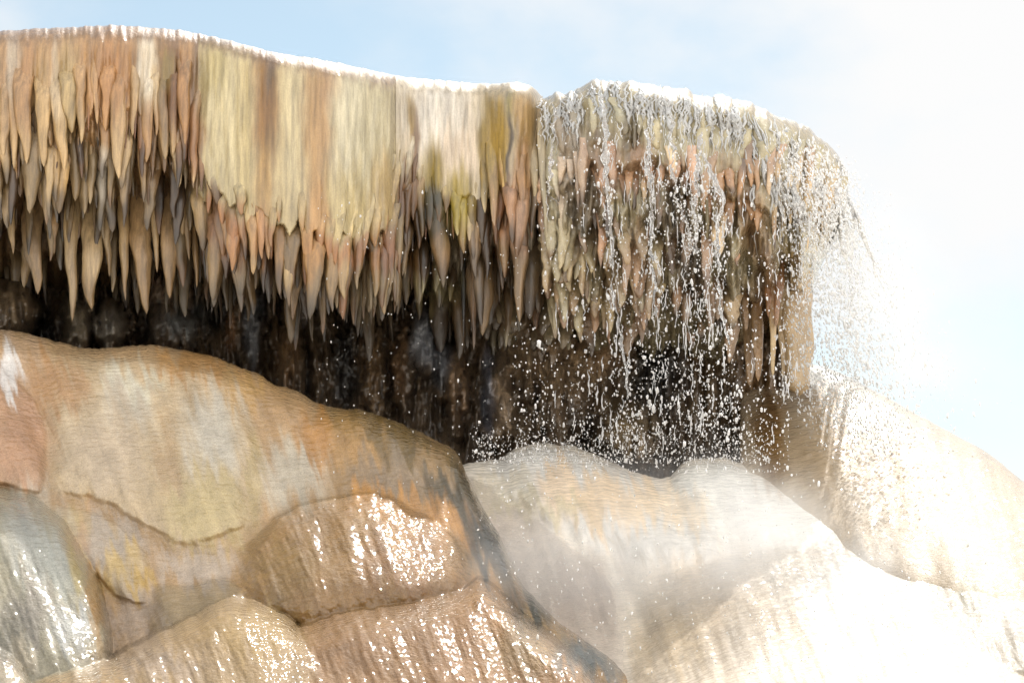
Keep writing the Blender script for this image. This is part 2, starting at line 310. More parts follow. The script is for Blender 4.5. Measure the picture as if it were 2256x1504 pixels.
def merge(name, parts, mat, parent=None, **kw):
    off = 0; Vs = []; Fs = []; Cs = []
    for V, Fq, c in parts:
        Vs.append(V); Fs.append(np.asarray(Fq) + off); Cs.append(c); off += len(V)
    return mesh(name, np.concatenate(Vs), np.concatenate(Fs), mat, parent, None if Cs[0] is None else np.concatenate(Cs), **kw)
def faceY(x, y, sec, sh=0.0):
    s_ = 2 * (x - 436) / 456 - 1
    return float(surfY(np.array([float(x)]), np.array([float(y)]), sec)[0]) - sh * max(0, 1 - s_ * s_)
def scatter(P_, sec, xa, xb, n, sh, base):
    items = []
    for i in range(n):
        x = xa + (xb - xa) * (i + ru(0, 1)) / n; q = ru(0, 1) ** 1.25
        fb = float(faceb(np.array([x]))[0]); en = float(poly(ENDB, x)); y0 = fb - 8 + q * (en - fb)
        Ln = ru(55, 150) * (1.1 - .35 * q) + (60 if ru(0, 1) < .15 else 0); items.append((ru(.16, .34) * Ln * ru(.8, 1.1), x, y0, Ln, q))
    for w, x, y0, Ln, q in sorted(items, reverse=True):
        b = np.array(base, float) * ru(.72, 1.12) * (1 - .48 * q)  # deeper ones painted darker: recess shade in the colour, with mild stain
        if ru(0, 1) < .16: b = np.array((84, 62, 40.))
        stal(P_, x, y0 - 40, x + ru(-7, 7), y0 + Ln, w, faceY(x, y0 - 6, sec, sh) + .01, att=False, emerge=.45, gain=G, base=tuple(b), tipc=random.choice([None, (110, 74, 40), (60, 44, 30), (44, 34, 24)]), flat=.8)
def ru(a, b): return random.uniform(a, b)
def emp_at(name, px, py, Y, *a, **k): return empty(name, at(px, py, Y), *a, **k)
GL = 'sections of the overhanging travertine ledge'
G = .58
# --- left: brown and cream curtain of long pointed stalactites
L1 = emp_at('travertine_ledge', 200, 300, 13.6, 'brown and orange striped ledge section with three tiers of long pointed stalactites', 'rock ledge', GL)
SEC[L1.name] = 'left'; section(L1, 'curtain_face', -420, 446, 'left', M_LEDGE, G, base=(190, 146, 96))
yfl = 13.55
for xt, xp, yp, w in [(-62, -60, 360, 34), (-30, -28, 380, 36), (14, 10, 345, 30), (33, 30, 372, 27), (55, 53, 362, 38), (92, 97, 368, 36), (125, 137, 378, 34), (148, 149, 294, 42), (178, 177, 318, 28), (208, 213, 274, 17), (235, 238, 290, 34), (268, 268, 394, 42), (295, 292, 300, 22), (320, 320, 358, 33), (344, 343, 300, 20), (362, 363, 352, 36), (385, 380, 342, 26), (408, 405, 320, 26), (432, 428, 405, 27)]:
    stal(L1, xt, poly(RIM, xt) + 34 + ru(0, 50), xp, yp, w * 1.2, faceY(xt, poly(RIM, xt) + 100, 'left') + ru(-.035, .0), att=False, emerge=.4, gain=G * 1.06, base=(204, 168, 118), flat=.8, shape=.5)
for xp, yp, w in [(-40, 640, 44), (28, 560, 22), (75, 648, 48), (120, 560, 26), (156, 708, 36), (205, 682, 60), (240, 610, 22), (275, 662, 24), (318, 692, 52), (345, 600, 22), (368, 657, 47), (401, 576, 22), (416, 574, 20), (433, 634, 17)]:
    stal(L1, xp + ru(-8, 4), ru(400, 440), xp, yp, w * 1.1, yfl + ru(.42, .56), gain=G * .95, base=random.choice([(188, 156, 112), (182, 146, 102), (198, 168, 126)]), flat=.85, shape=.56, tipc=(150, 116, 70))
scatter(L1, 'left', -78, 446, 150, 0, (202, 166, 114))
scatter(L1, 'left', -410, -78, 90, 0, (202, 166, 114))
# --- dome: smooth cream curtain
L2 = emp_at('travertine_ledge', 670, 330, 13.6, 'smooth bulging cream and ochre ledge section ending in a short ragged fringe', 'rock ledge', GL)
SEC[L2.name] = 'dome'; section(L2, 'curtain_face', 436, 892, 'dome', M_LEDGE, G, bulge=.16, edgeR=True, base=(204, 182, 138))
yd = 13.42
for xt, yt, xp, yp, w in [(462, 330, 458, 470, 30), (490, 350, 490, 494, 40), (528, 350, 527, 474, 40), (515, 420, 515, 598, 40), (552, 360, 553, 525, 40), (575, 400, 577, 572, 26), (600, 380, 598, 545, 30), (617, 380, 617, 492, 20), (637, 340, 637, 456, 26), (660, 340, 664, 508, 34), (676, 330, 678, 606, 54), (705, 360, 706, 560, 44), (724, 380, 723, 578, 40), (742, 400, 741, 584, 34), (765, 400, 768, 560, 44), (790, 400, 786, 572, 40), (806, 400, 802, 576, 36), (830, 380, 822, 545, 44), (850, 340, 842, 520, 36), (868, 330, 858, 482, 30)]:
    stal(L2, xt, yt, xp, yp, w, faceY(xt, min(yt, float(faceb(np.array([xt * 1.0]))[0]) - 30), 'dome', .16) + ru(-.03, .01), att=False, gain=G, base=(200, 172, 122), tipc=random.choice([(170, 108, 52), (176, 122, 64), (150, 96, 50)]), flat=.55)
for xp, yp, w in [(460, 624, 20), (625, 600, 16), (707, 712, 20), (750, 692, 30), (776, 716, 26), (803, 706, 24), (830, 640, 20), (868, 690, 20), (560, 590, 20)]:
    stal(L2, xp + ru(-3, 3), ru(480, 520), xp, yp, w, yd + ru(.5, .62), gain=G * .85, base=(176, 148, 110), tipc=(120, 84, 50))
scatter(L2, 'dome', 442, 886, 130, .16, (184, 148, 100))
# --- white curtain with moss
L3 = emp_at('travertine_ledge', 1020, 350, 13.9, 'white ledge section with olive moss streaks beside the wet spout', 'rock ledge', GL)
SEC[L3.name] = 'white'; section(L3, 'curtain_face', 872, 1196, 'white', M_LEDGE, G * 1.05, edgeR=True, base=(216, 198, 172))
yw = 13.97
for xt, yt, xp, yp, w in [(885, 300, 884, 440, 18), (898, 300, 896, 405, 24), (925, 300, 926, 412, 26), (945, 340, 944, 512, 34), (962, 360, 963, 500, 28), (985, 330, 984, 470, 34), (1006, 350, 1009, 520, 40), (1030, 360, 1028, 532, 34), (1052, 330, 1052, 430, 26), (1072, 230, 1073, 470, 36), (1094, 240, 1092, 498, 40), (1112, 260, 1108, 440, 26), (1130, 300, 1130, 420, 24), (1152, 240, 1148, 462, 46), (1172, 240, 1180, 440, 32), (1196, 260, 1200, 520, 20)]:
    stal(L3, xt, yt, xp, yp, w, faceY(xt, min(yt, float(faceb(np.array([xt * 1.0]))[0]) - 30), 'white') + ru(-.03, .01), att=False, gain=G, base=(206, 186, 150), tipc=None if xt > 1000 else (110, 74, 34), flat=.6)
for xp, yp, w, b in [(915, 668, 30, (150, 108, 44)), (880, 650, 22, (130, 84, 46)), (948, 605, 30, (140, 120, 96)), (985, 640, 22, (120, 92, 60)), (1022, 748, 15, (36, 30, 22)), (1044, 772, 22, (190, 150, 120)), (1075, 650, 26, (150, 112, 80)), (1110, 620, 30, (170, 120, 74)), (1140, 640, 28, (176, 130, 92)), (1170, 650, 22, (150, 110, 80))]:
    stal(L3, xp + ru(-4, 4), ru(450, 490), xp, yp, w, yw + ru(.35, .45), gain=G * .8, base=b, tipc=(70, 50, 30))
scatter(L3, 'white', 876, 1192, 100, 0, (160, 126, 86))
# --- wet buttress under the falling water
L4 = emp_at('travertine_ledge', 1520, 450, 13.8, 'wet ledge section with cream rim, pink and brown fringes and water pouring over it', 'rock ledge', GL)
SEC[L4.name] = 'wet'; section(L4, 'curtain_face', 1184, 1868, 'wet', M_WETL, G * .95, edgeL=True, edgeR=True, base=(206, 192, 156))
def wst(*a, **k): stal(L4, *a, mat=M_WETL, **k)
def Yat(x, y): return float(surfY(np.array([x]), np.array([y]), 'wet')[0])
for xp, yp, w in [(1215, 430, 26), (1240, 340, 40), (1275, 330, 30), (1310, 300, 26), (1322, 322, 14), (1338, 290, 18), (1375, 300, 40), (1398, 330, 16), (1412, 300, 20), (1440, 330, 40), (1470, 320, 26), (1500, 335, 40), (1545, 395, 40), (1575, 390, 30), (1598, 340, 18), (1612, 372, 16), (1640, 350, 34), (1680, 390, 40), (1720, 400, 36), (1755, 370, 34), (1790, 420, 40), (1825, 470, 40), (1850, 480, 26)]:
    wst(xp, poly(RIM, xp) + ru(26, 50), xp + ru(-3, 3), yp, w * 1.15, Yat(xp, poly(RIM, xp) + 70) + .01, gain=G * .95, base=(212, 200, 166), flat=.8)
for xp, yp, w, yt, dY, b in [(1752, 872, 66, 470, .2, (222, 188, 140)), (1722, 835, 26, 560, .2, (206, 176, 130)), (1700, 830, 18, 600, .12, (214, 186, 140)), (1668, 840, 34, 560, .35, (196, 152, 104)), (1650, 850, 34, 600, .45, (186, 146, 104)), (1690, 700, 24, 520, .15, (178, 120, 66)), (1712, 720, 22, 520, .1, (160, 104, 60)), (1640, 730, 24, 560, .3, (150, 108, 70))]:
    wst(xp + 4, yt, xp, yp, w, 14.15 + dY, gain=G, base=b, shape=.34 if w < 50 else .05, flat=.8, att=False)
for k in range(70):   # knobbly cream and pink drips
    x = ru(1195, 1460); yt = ru(470, 610); w = ru(20, 44)
    wst(x, yt, x + ru(-10, 10), yt + ru(70, 160), w, Yat(x, yt + 20) - ru(.02, .08), att=False, gain=G * ru(.9, 1.25), base=random.choice([(200, 180, 140), (190, 160, 126), (188, 150, 120), (206, 190, 156)]), tipc=random.choice([None, (120, 90, 62)]), shape=.45)
for k in range(40):
    x = ru(1040, 1250); yt = ru(620, 690); w = ru(24, 54)
    wst(x, yt, x + ru(-10, 10), yt + ru(70, 130), w, faceY(x, yt + 30, 'white' if x < 1186 else 'wet') - .04, att=False, gain=G * ru(.8, 1.1), base=random.choice([(190, 176, 146), (170, 150, 120), (150, 124, 98)]), tipc=random.choice([None, (90, 70, 50)]), shape=.45)
lays = [(300, 380, 400, 470, 18, 34, .0), (360, 440, 470, 560, 18, 38, .10), (440, 520, 560, 660, 18, 44, .12), (540, 620, 650, 740, 18, 46, .15), (620, 680, 700, 810, 20, 50, .15)]
for li, (a0, a1, b0, b1, w0, w1, off) in enumerate(lays):
    x = 1196.0
    while x < (1790 if li < 2 else 1640):
        w = ru(w0, w1); yt = ru(a0, a1)
        fam = random.choice([(188, 144, 114), (150, 122, 96), (192, 168, 136), (120, 94, 70), (168, 134, 106), (176, 140, 116), (74, 58, 44)])
        wst(x, yt, x + ru(-8, 8), ru(b0, b1), w, Yat(x, yt + 30) - .02 + off, gain=G * (1.75 - .06 * li), base=fam, tipc=random.choice([(60, 46, 32), (40, 30, 22), None])); x += w * ru(.6, .95)
for P_, xa, xb, sec_, sh in ((L1, -78, 440, 'left', 0), (L2, 446, 878, 'dome', .16), (L3, 884, 1184, 'white', 0)):
    x = xa
    while x < xb:     # ragged drips along the lower edge of the face
        w = ru(10, 28) if sec_ != 'dome' else random.choice([ru(10, 24), ru(24, 64)]); b_ = float(faceb(np.array([float(x)]))[0]); s_ = 2 * (x - 436) / 456 - 1
        stal(P_, x, b_ - ru(80, 150), x + ru(-5, 5), b_ + ru(10, 120) * (.5 + w / 40), w, faceY(x, b_ - 36, sec_, sh) + ru(-.01, .06), att=False, gain=G * ru(.75, 1), base=random.choice([(196, 164, 114), (176, 130, 72), (160, 108, 56), (100, 72, 44)]), tipc=random.choice([(150, 92, 42), (90, 60, 34), (60, 44, 30)]), flat=.7); x += w * ru(.4, .7)
for P_, m_ in ((L1, M_STAL), (L2, M_STAL), (L3, M_STAL), (L4, M_WETL)):
    if P_.name in REST: o = merge('stalactite_fringe', REST[P_.name], m_, P_); o['kind'] = 'stuff'

# ------------------------------------------------------------------ dark hollow under the ledge
def sheet(name, px, py, Y, base, pats, gain, mat, parent=None, seed=3, **k):
    P = at(px, py, Y); c = paint(px, py, base, pats, gain, seed, **k)
    return mesh(name, P, quads(P.shape[0], P.shape[1])[:, ::-1], mat, parent, c)
px = np.linspace(-420, 1782, 600)[:, None]; py = np.linspace(520, 1160, 190)[None, :]
Yc = 15.35 - .0011 * (py - 560) - .16 * np.abs(fbm(px / 70, py / 260, 91)) - .2 * np.abs(fbm(px / 30, py / 170, 92)) - .09 * fbm(px / 12, py / 50, 93) - .03 * fbm(px / 5, py / 12, 94) + 0.25 * ss(1500, 1780, px)
hx = px + 22 * fbm(px / 30, py / 40, 95); hy = py + 22 * fbm(px / 40, py / 30, 96)
for gx_, gy_, ga, gb, gd in [(20, 690, 70, 80, .9), (168, 720, 44, 80, .55), (250, 720, 44, 70, .55), (375, 730, 60, 70, .5), (560, 720, 24, 110, .22), (940, 760, 34, 80, .25), (985, 830, 26, 70, .2), (640, 820, 34, 110, .3), (830, 830, 30, 130, .3), (890, 820, 24, 120, .25), (1010, 870, 26, 110, .3), (1100, 880, 40, 110, .35), (1240, 900, 60, 110, .4), (1390, 960, 70, 80, .8)]:
    Yc = Yc - gd * np.sqrt(np.clip(1 - ((hx - gx_) / ga) ** 2 - ((hy - gy_) / gb) ** 2, 0, 1))
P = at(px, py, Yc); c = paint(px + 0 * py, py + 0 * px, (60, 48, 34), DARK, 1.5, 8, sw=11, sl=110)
bk = P[:, :1].copy(); bk[..., 1] += 3; P = np.concatenate([bk, P], 1); c = np.concatenate([c[:, :1], c], 1)
ed = P[-1:].copy(); ed[..., 1] += 2.5; P = np.concatenate([P, ed], 0); c = np.concatenate([c, c[-1:]], 0)
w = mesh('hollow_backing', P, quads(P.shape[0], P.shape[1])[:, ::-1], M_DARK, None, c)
tag(w, 'dark wet back of the hollow beneath the overhanging ledge', 'rock face')

# ------------------------------------------------------------------ mounds
def Yhill(py): return 13.35 - .0024 * (np.asarray(py, float) - 750)
def Ypale(py): return 14.15 - .0060 * (np.asarray(py, float) - 1000)
def mound(name, top, bot, T, off, base, label, pats=LOW, mat=None, gain=.7, a=1.0, nexp=2.0, hill=Yhill, lump=.05, seed=1, ends=2.2, cat='rock mound', group=None, flat_end=(False, False), backT=.5, kind=None, flow=-.25, blend=False, rough=1.0):
    x0, x1 = top[0][0], top[-1][0]
    n = max(24, int((x1 - x0) / 5)); px = np.linspace(x0, x1, n)[:, None]
    m = 110; th = np.linspace(0, 1, m)[None, :]
    tp = poly(top, px, 26) + rough * (9 * fbm(px / 70, 0 * px, seed + 50) + 3 * fbm(px / 17, 0 * px, seed + 51)); bt = poly(bot, px, 20) + 5 * fbm(px / 50, 0 * px, seed + 52); bt = np.maximum(bt, tp + 2)
    u = (1 - np.cos(np.pi * th)) / 2
    py = tp + (bt - tp) * u
    s = 2 * (px - x0) / (x1 - x0) - 1
    if flat_end[0]: s = np.where(s < 0, 0, s)
    if flat_end[1]: s = np.where(s > 0, 0, s)
    e = (1 - np.abs(s) ** ends) ** (1 / ends)
    ua = u ** a
    pr = (1 - np.abs(2 * ua - 1) ** nexp) ** (1 / nexp)
    if blend:
        pr = 1.25 * u ** a * np.clip(1 - u ** 4, 0, 1) ** .75; e = (1 - np.abs(s) ** ends)
    Yc = hill(py) + off
    front = Yc - T * e * pr - e * pr * (1.6 * lump * fbm(px / 120 + flow * py / 120, py / 190, seed) + lump * fbm(px / 46 + flow * py / 46, py / 210, seed + 3) + lump * .3 * fbm(px / 16 + flow * py / 16, py / 60, seed + 1) + .004 * fbm(px / 9, py / 9, seed + 2))
    Pf = at(px + 0 * u, py, front); cf = paint(px + 0 * u, py, base, pats, gain, seed, flow=flow, sw=22, sl=200)
    nb = 14; ub = np.linspace(1, 0, nb + 2)[None, 1:-1]
    pyb = tp + (bt - tp) * ub; prb = np.sqrt(1 - (2 * ub - 1) ** 2)
    Pb = at(px + 0 * ub, pyb, hill(pyb) + off + backT * e * prb); cb = paint(px + 0 * ub, pyb, base, pats, gain, seed, flow=flow, sw=22, sl=200)
    P = np.concatenate([Pf, Pb], 1); c = np.concatenate([cf, cb], 1)
    o = mesh(name, P, quads(P.shape[0], P.shape[1], True)[:, ::-1], mat or M_MOUND, None, c)
    tag(o, label, cat, group, kind); return o
MT = [(-90, 716), (0, 724), (60, 734), (120, 750), (170, 764), (215, 769), (300, 761), (350, 760), (420, 774), (480, 788), (520, 806), (575, 824), (600, 845), (650, 860), (690, 884), (740, 902)]
GM = 'rounded travertine mounds below the ledge'
PG = 'pale steaming mounds under the falling water'
def lobe_amount(lb, px, py):
    top, bot = lb['top'], lb['bot']; x0, x1 = top[0][0], top[-1][0]
    tp = poly(top, px, 20); bt = np.maximum(poly(bot, px, 20), tp + 4)
    u = (py - tp) / (bt - tp); s = 2 * (px - x0) / (x1 - x0) - 1
    fl = lb.get('flat', (0, 0))
    if fl[0]: s = np.where(s < 0, 0, s)
    if fl[1]: s = np.where(s > 0, 0, s)
    ok = (u > 0) & (u < 1) & (np.abs(s) < 1)
    uc = np.clip(u, 0, 1); sc_ = np.clip(np.abs(s), 0, 1)
    e = (1 - sc_ ** lb.get('ends', 3)); a = lb.get('a', .7)
    if lb.get('lip'):
        pr = (1 - np.abs(2 * uc ** a - 1) ** 2.4) ** (1 / 2.4); edge = np.sqrt(1 - (1 - np.clip((py - tp) / lb['lip'], 0, 1)) ** 2)
        val = (lb.get('off', 0) + lb['T'] * pr) * np.sqrt(e) * edge
    else:
        pr = 1.25 * uc ** a * (uc / (uc + .04)) * (np.clip(1 - uc ** 4, 0, 1) ** .85 if not lb.get('soft') else 1.3 * (1 - uc ** 2) ** 1.2); val = lb.get('off', 0) * ss(0, .15, uc) * ss(1, .9, uc) * e + lb['T'] * e * pr
    ed = np.minimum(np.minimum(uc / .07, (1 - uc) / (.45 if lb.get('soft') else .07)), (1 - sc_) / (.05 if lb.get('lip') else .35))
    return np.where(ok, val - .006 - .11 * (1 - ss(0, 1, ed)), -3.0)
def relief(crest, x0, x1, y1, hill, lobes, base, gain, pats, seed, lipw, lipd, step=3.0, k=.034, flow=-.35, lump=.03, nrow=300, extra=None):
    """one flowing skin of stone; every lobe of it becomes an object, edge to edge with its neighbours"""
    n = int((x1 - x0) / step); px = np.linspace(x0, x1, n)[:, None]; u = np.linspace(0, 1, nrow)[None, :]
    tp = poly(crest, px, 12) + 2.5 * fbm(px / 30, 0 * px, seed + 60) + 1.2 * vn(px / 7, 0 * px, seed + 61)
    u2 = np.concatenate([.06 * np.linspace(0, 1, 26)[None, :] ** 2, .06 + .94 * np.linspace(0, 1, nrow - 25)[None, 1:]], 1)
    py = tp + (y1 - tp) * u2; px = px + 0 * py
    wx = px + 10 * fbm(px / 90, py / 90, seed + 2) + 3 * fbm(px / 18, py / 18, seed + 3); wy = py + 10 * fbm(px / 80, py / 80, seed + 4) + 4 * fbm(px / 20, py / 20, seed + 6)
    A = np.stack([np.zeros_like(px)] + [lobe_amount(l, wx, wy) for l in lobes], 0)
    mx_ = A.max(0); E = np.exp((A - mx_) / k); M = mx_ + k * np.log(E.sum(0)); Wt = E / E.sum(0)
    q = np.clip((py - tp) / lipw, 0, 1)
    fx = px + flow * py
    Y = hill(py) + lipd * (1 - np.sqrt(np.clip(1 - (1 - q) ** 2, 0, 1))) - M
    Y = Y - lump * (1.4 * fbm(fx / 130, py / 200, seed + 11) + .9 * fbm(fx / 50, py / 240, seed + 12) + .35 * fbm(fx / 18, py / 80, seed + 13)) - .0035 * fbm(px / 10, py / 7, seed + 14)
    if extra is not None: Y = Y + extra(px, py)
    P = at(px, py, np.maximum(Y, 9.0))
    bs = np.einsum('lij,lc->ijc', Wt, np.array([base] + [l.get('base', base) for l in lobes], float)); gn = np.einsum('lij,l->ij', Wt, np.array([gain] + [l.get('gain', gain) for l in lobes]))
    c = paint(px, py, bs, pats, gn[..., None], seed, flow=flow, sw=22, sl=220)
    bk = P[:, :1].copy(); bk[..., 1] += 1.4; bk[..., 2] -= .5; bt = P[:, -1:].copy(); bt[..., 2] = -.3
    P = np.concatenate([bk, P, bt], 1); c = np.concatenate([c[:, :1], c, c[:, -1:]], 1)
    idx = np.concatenate([np.zeros((n, 1), int), A.argmax(0), np.zeros((n, 1), int)], 1)
    gu = np.gradient(P, axis=0); gv = np.gradient(P, axis=1); nr = np.cross(gv, gu); nr /= np.maximum(np.linalg.norm(nr, axis=-1, keepdims=True), 1e-9)
    flip = np.sign(np.einsum('ijk,ijk->ij', nr, CAM - P)); nr = nr * np.where(np.median(flip) < 0, -1, 1)
    m = P.shape[1]; Fq = quads(n, m)[:, ::-1]; fi = idx.reshape(-1)[Fq].max(1)
    V = P.reshape(-1, 3)
    g0 = np.cross(V[Fq[:, 1]] - V[Fq[:, 0]], V[Fq[:, 2]] - V[Fq[:, 0]])
    if np.median(np.sum(g0 * (CAM - V[Fq[:, 0]]), 1)) < 0: Fq = Fq[:, ::-1]
    C_ = c.reshape(-1, 3); NR = nr.reshape(-1, 3)
    out = []
    for i in range(len(lobes) + 1):
        f = Fq[fi == i]
        if len(f) == 0: out.append(None); continue
        used, inv = np.unique(f.ravel(), return_inverse=True)
        nm, mt_ = ('travertine_mound', M_MOUND) if i == 0 else (lobes[i - 1].get('name', 'travertine_mound'), lobes[i - 1].get('mat', M_MOUND))
        o = mesh(nm, V[used], inv.reshape(-1, 4), mt_, None, C_[used])
        o.data.normals_split_custom_set_from_vertices(NR[used].tolist())
        out.append(o)
        if i:
            l = lobes[i - 1]; tag(o, l['label'], l.get('cat', 'rock mound'), l.get('group', GM))
    return out
MT = [(-90, 716), (0, 724), (60, 734), (120, 750), (170, 764), (215, 769), (300, 761), (350, 760), (420, 774), (480, 788), (520, 806), (575, 824), (600, 845), (650, 860), (690, 884), (740, 898), (800, 904), (880, 929), (950, 964), (1000, 990), (1034, 1012)]
MC = MT[:-1] + [(1010, 1000), (1030, 1050), (1060, 1110), (1100, 1176), (1150, 1288), (1230, 1368), (1330, 1438), (1420, 1504), (1520, 1580)]
LOBES = [
 dict(top=[(60, 775), (140, 768), (215, 774), (300, 768), (350, 766), (420, 782), (520, 816), (570, 850), (596, 950), (606, 1060)], bot=[(60, 1090), (140, 1102), (200, 1114), (260, 1138), (330, 1188), (380, 1210), (415, 1220), (480, 1205), (560, 1160), (606, 1090)], T=.19, a=.6, ends=4, base=(194, 172, 138), label='broad tongue shaped mound with pale streaks hanging from the crest, pointed at its foot'),
 dict(top=[(-90, 800), (0, 790), (60, 850), (100, 920), (122, 1000)], bot=[(-90, 1060), (0, 1072), (50, 1090), (90, 1098), (122, 1060)], T=.2, a=.7, flat=(1, 0), base=(186, 148, 114), label='reddish brown mound at the far left with a patch of light painted on its top'),
 dict(top=[(88, 1100), (150, 1116), (215, 1126), (270, 1160), (320, 1220), (350, 1290)], bot=[(88, 1120), (150, 1190), (200, 1260), (250, 1320), (310, 1340), (350, 1322)], T=.11, a=.7, base=(192, 172, 140), label='small mauve grey mound with a yellow edge between the tongue and the blue white mound'),
 dict(top=[(490, 1260), (540, 1195), (590, 1145), (640, 1108), (700, 1086), (800, 1076), (860, 1092), (950, 1136), (1020, 1190), (1060, 1250), (1076, 1300)], bot=[(490, 1310), (560, 1350), (640, 1385), (700, 1394), (830, 1372), (950, 1352), (1040, 1330), (1076, 1312)], T=.38, a=.5, ends=2.6, off=.02, base=(178, 138, 86), gain=.42, label='ochre domed mound in the middle with sun glitter along its upper lip'),
 dict(top=[(310, 1300), (360, 1284), (420, 1276), (500, 1262), (540, 1290), (620, 1360)], bot=[(310, 1400), (420, 1440), (500, 1440), (620, 1420)], T=.2, a=.6, base=(190, 166, 128), gain=.44, label='small glittering saddle of stone in front of the pointed foot of the tongue'),
 dict(top=[(-90, 1050), (0, 1066), (60, 1080), (110, 1108), (150, 1158), (195, 1230), (228, 1300), (246, 1400), (250, 1470)], bot=[(-90, 1560), (0, 1560), (160, 1540), (250, 1500)], T=.34, off=.18, lip=80, a=.75, flat=(1, 0), ends=4, base=(188, 178, 150), gain=.44, label='blue white mound with an orange band down its right flank, low at far left'),
 dict(top=[(600, 1400), (640, 1374), (690, 1360), (760, 1340), (850, 1326), (960, 1310), (1020, 1294), (1054, 1262), (1100, 1296), (1180, 1366), (1290, 1456), (1380, 1556), (1400, 1600)], bot=[(600, 1900), (1400, 1900)], T=.38, off=.36, lip=80, a=.42, ends=6, base=(182, 140, 94), gain=.42, label='wide brown mound at the bottom centre whose scalloped lip is white with glitter'),
 dict(top=[(40, 1478), (150, 1452), (250, 1438), (330, 1398), (420, 1350), (500, 1310), (560, 1314), (620, 1344), (690, 1400), (740, 1500), (780, 1600)], bot=[(40, 1900), (780, 1900)], T=.38, off=.4, lip=80, a=.42, ends=5, base=(198, 166, 120), gain=.42, label='pale orange mound rising from the bottom edge left of the scalloped lip'),
 dict(top=[(-90, 1380), (0, 1406), (50, 1450), (84, 1520), (104, 1600)], bot=[(-90, 1900), (104, 1900)], T=.4, off=.5, lip=40, a=.5, flat=(1, 0), base=(200, 186, 160), gain=.42, label='cream corner of a mound in the bottom left corner'),
 dict(soft=1, top=[(680, 890), (740, 896), (800, 902), (880, 927), (950, 962), (1000, 990), (1040, 1030)], bot=[(680, 960), (760, 1010), (850, 1050), (950, 1060), (1040, 1050)], T=.05, off=.01, a=.5, base=(112, 92, 54), gain=.7, label='olive brown shaded mound between the crest and the hollow'),
]
o = relief(MC, -420, 1520, 1640, Yhill, LOBES, (178, 146, 106), .68, LOW, 4, 60, .32)[0]
tag(o, 'largest tan mound, its crest running down from the hollow to a grey green edge', 'rock mound', GM)
# pale terraces
PC = [(950, 1046), (985, 1032), (1060, 1014), (1100, 1012), (1130, 988), (1180, 974), (1260, 980), (1320, 1004), (1400, 1040), (1450, 1054), (1480, 1048), (1505, 1018), (1530, 1010), (1600, 1008), (1650, 1024), (1720, 1034), (1780, 1052), (1860, 1100), (1940, 1140), (2060, 1132), (2180, 1142), (2300, 1152), (2520, 1170)]
PL = [
 dict(name='rippled_slab', mat=M_RIPPLE, cat='rock slab', group='', top=[(965, 1024), (1010, 1032), (1080, 1068), (1200, 1142), (1300, 1228), (1380, 1322), (1405, 1420), (1420, 1540)], bot=[(965, 1080), (1040, 1180), (1120, 1300), (1220, 1440), (1330, 1520), (1420, 1560)], T=.12, off=.0, a=.7, base=(198, 182, 166), gain=.86, label='mauve grey rippled slab between the grey green edge and the white slope'),
 dict(soft=1, gain=.85, top=[(1040, 1020), (1130, 992), (1180, 980), (1260, 984), (1320, 1008), (1400, 1046), (1480, 1080), (1560, 1120), (1640, 1180)], bot=[(1040, 1080), (1150, 1150), (1250, 1210), (1400, 1280), (1560, 1270), (1640, 1220)], T=.3, a=.6, base=(228, 222, 212), label='white wave shaped mound with an orange hollow, right of the rippled slab'),
 dict(soft=1, gain=.85, top=[(1440, 1066), (1480, 1052), (1505, 1022), (1530, 1014), (1600, 1012), (1650, 1028), (1720, 1038), (1780, 1056), (1860, 1104), (1930, 1180)], bot=[(1440, 1110), (1500, 1180), (1600, 1230), (1750, 1250), (1930, 1230)], T=.22, a=.6, base=(226, 222, 212), label='knobbly white mound with a small hump where the drops land'),
 dict(top=[(1940, 1180), (2000, 1150), (2060, 1136), (2180, 1146), (2300, 1156), (2520, 1180)], bot=[(1940, 1330), (2100, 1460), (2520, 1560)], T=.36, a=.6, base=(234, 220, 196), gain=.3, label='white sunlit mound at the right edge, half behind the broad slope'),
 dict(top=[(1340, 1300), (1400, 1260), (1550, 1215), (1700, 1182), (1830, 1164), (1900, 1172), (1980, 1206), (2100, 1280), (2200, 1370), (2300, 1490), (2360, 1600)], bot=[(1340, 1700), (1500, 1900), (2360, 1900)], T=.5, off=.05, a=.55, ends=3, base=(236, 218, 194), gain=.52, label='broad white sloping mound filling the bottom right, veiled by steam'),
]
for l in PL:
    l.setdefault('name', 'pale_mound'); l.setdefault('mat', M_PALE); l.setdefault('group', PG)
o = relief(PC, 950, 2520, 1700, Ypale, PL, (230, 218, 200), .86, PALE, 5, 40, .2, step=3.6, lump=.04, nrow=220, extra=lambda x, y: .5 * ss(1720, 1300, x) * ss(1080, 1420, y))[0]
o.name = 'pale_slope'; o.data.materials[0] = M_PALE; tag(o, kind='structure')
mound('pale_mound', [(1630, 870), (1660, 856), (1700, 858), (1735, 866), (1800, 842), (1870, 836), (1950, 870), (2020, 914), (2100, 952), (2180, 1000), (2256, 1058), (2400, 1160)], [(1630, 1060), (1700, 1100), (1900, 1260), (2100, 1340), (2400, 1460)], .7, .2, (230, 204, 168), 'cream mound beside the pillar with brown left flank, streaming with water', pats=PALE, mat=M_PALE, hill=Ypale, a=.6, nexp=2.4, seed=44, gain=.4, group=PG, rough=.4, lump=.018)
mound('pale_mound', [(1760, 800), (1790, 802), (1830, 812), (1880, 834), (1960, 880)], [(1760, 900), (1860, 920), (1960, 900)], .3, 1.2, (120, 116, 108), 'small grey hump behind the cream mound right of the pillar', pats=[], mat=M_PALE, hill=Ypale, seed=46, gain=.8, group=PG, rough=.3)
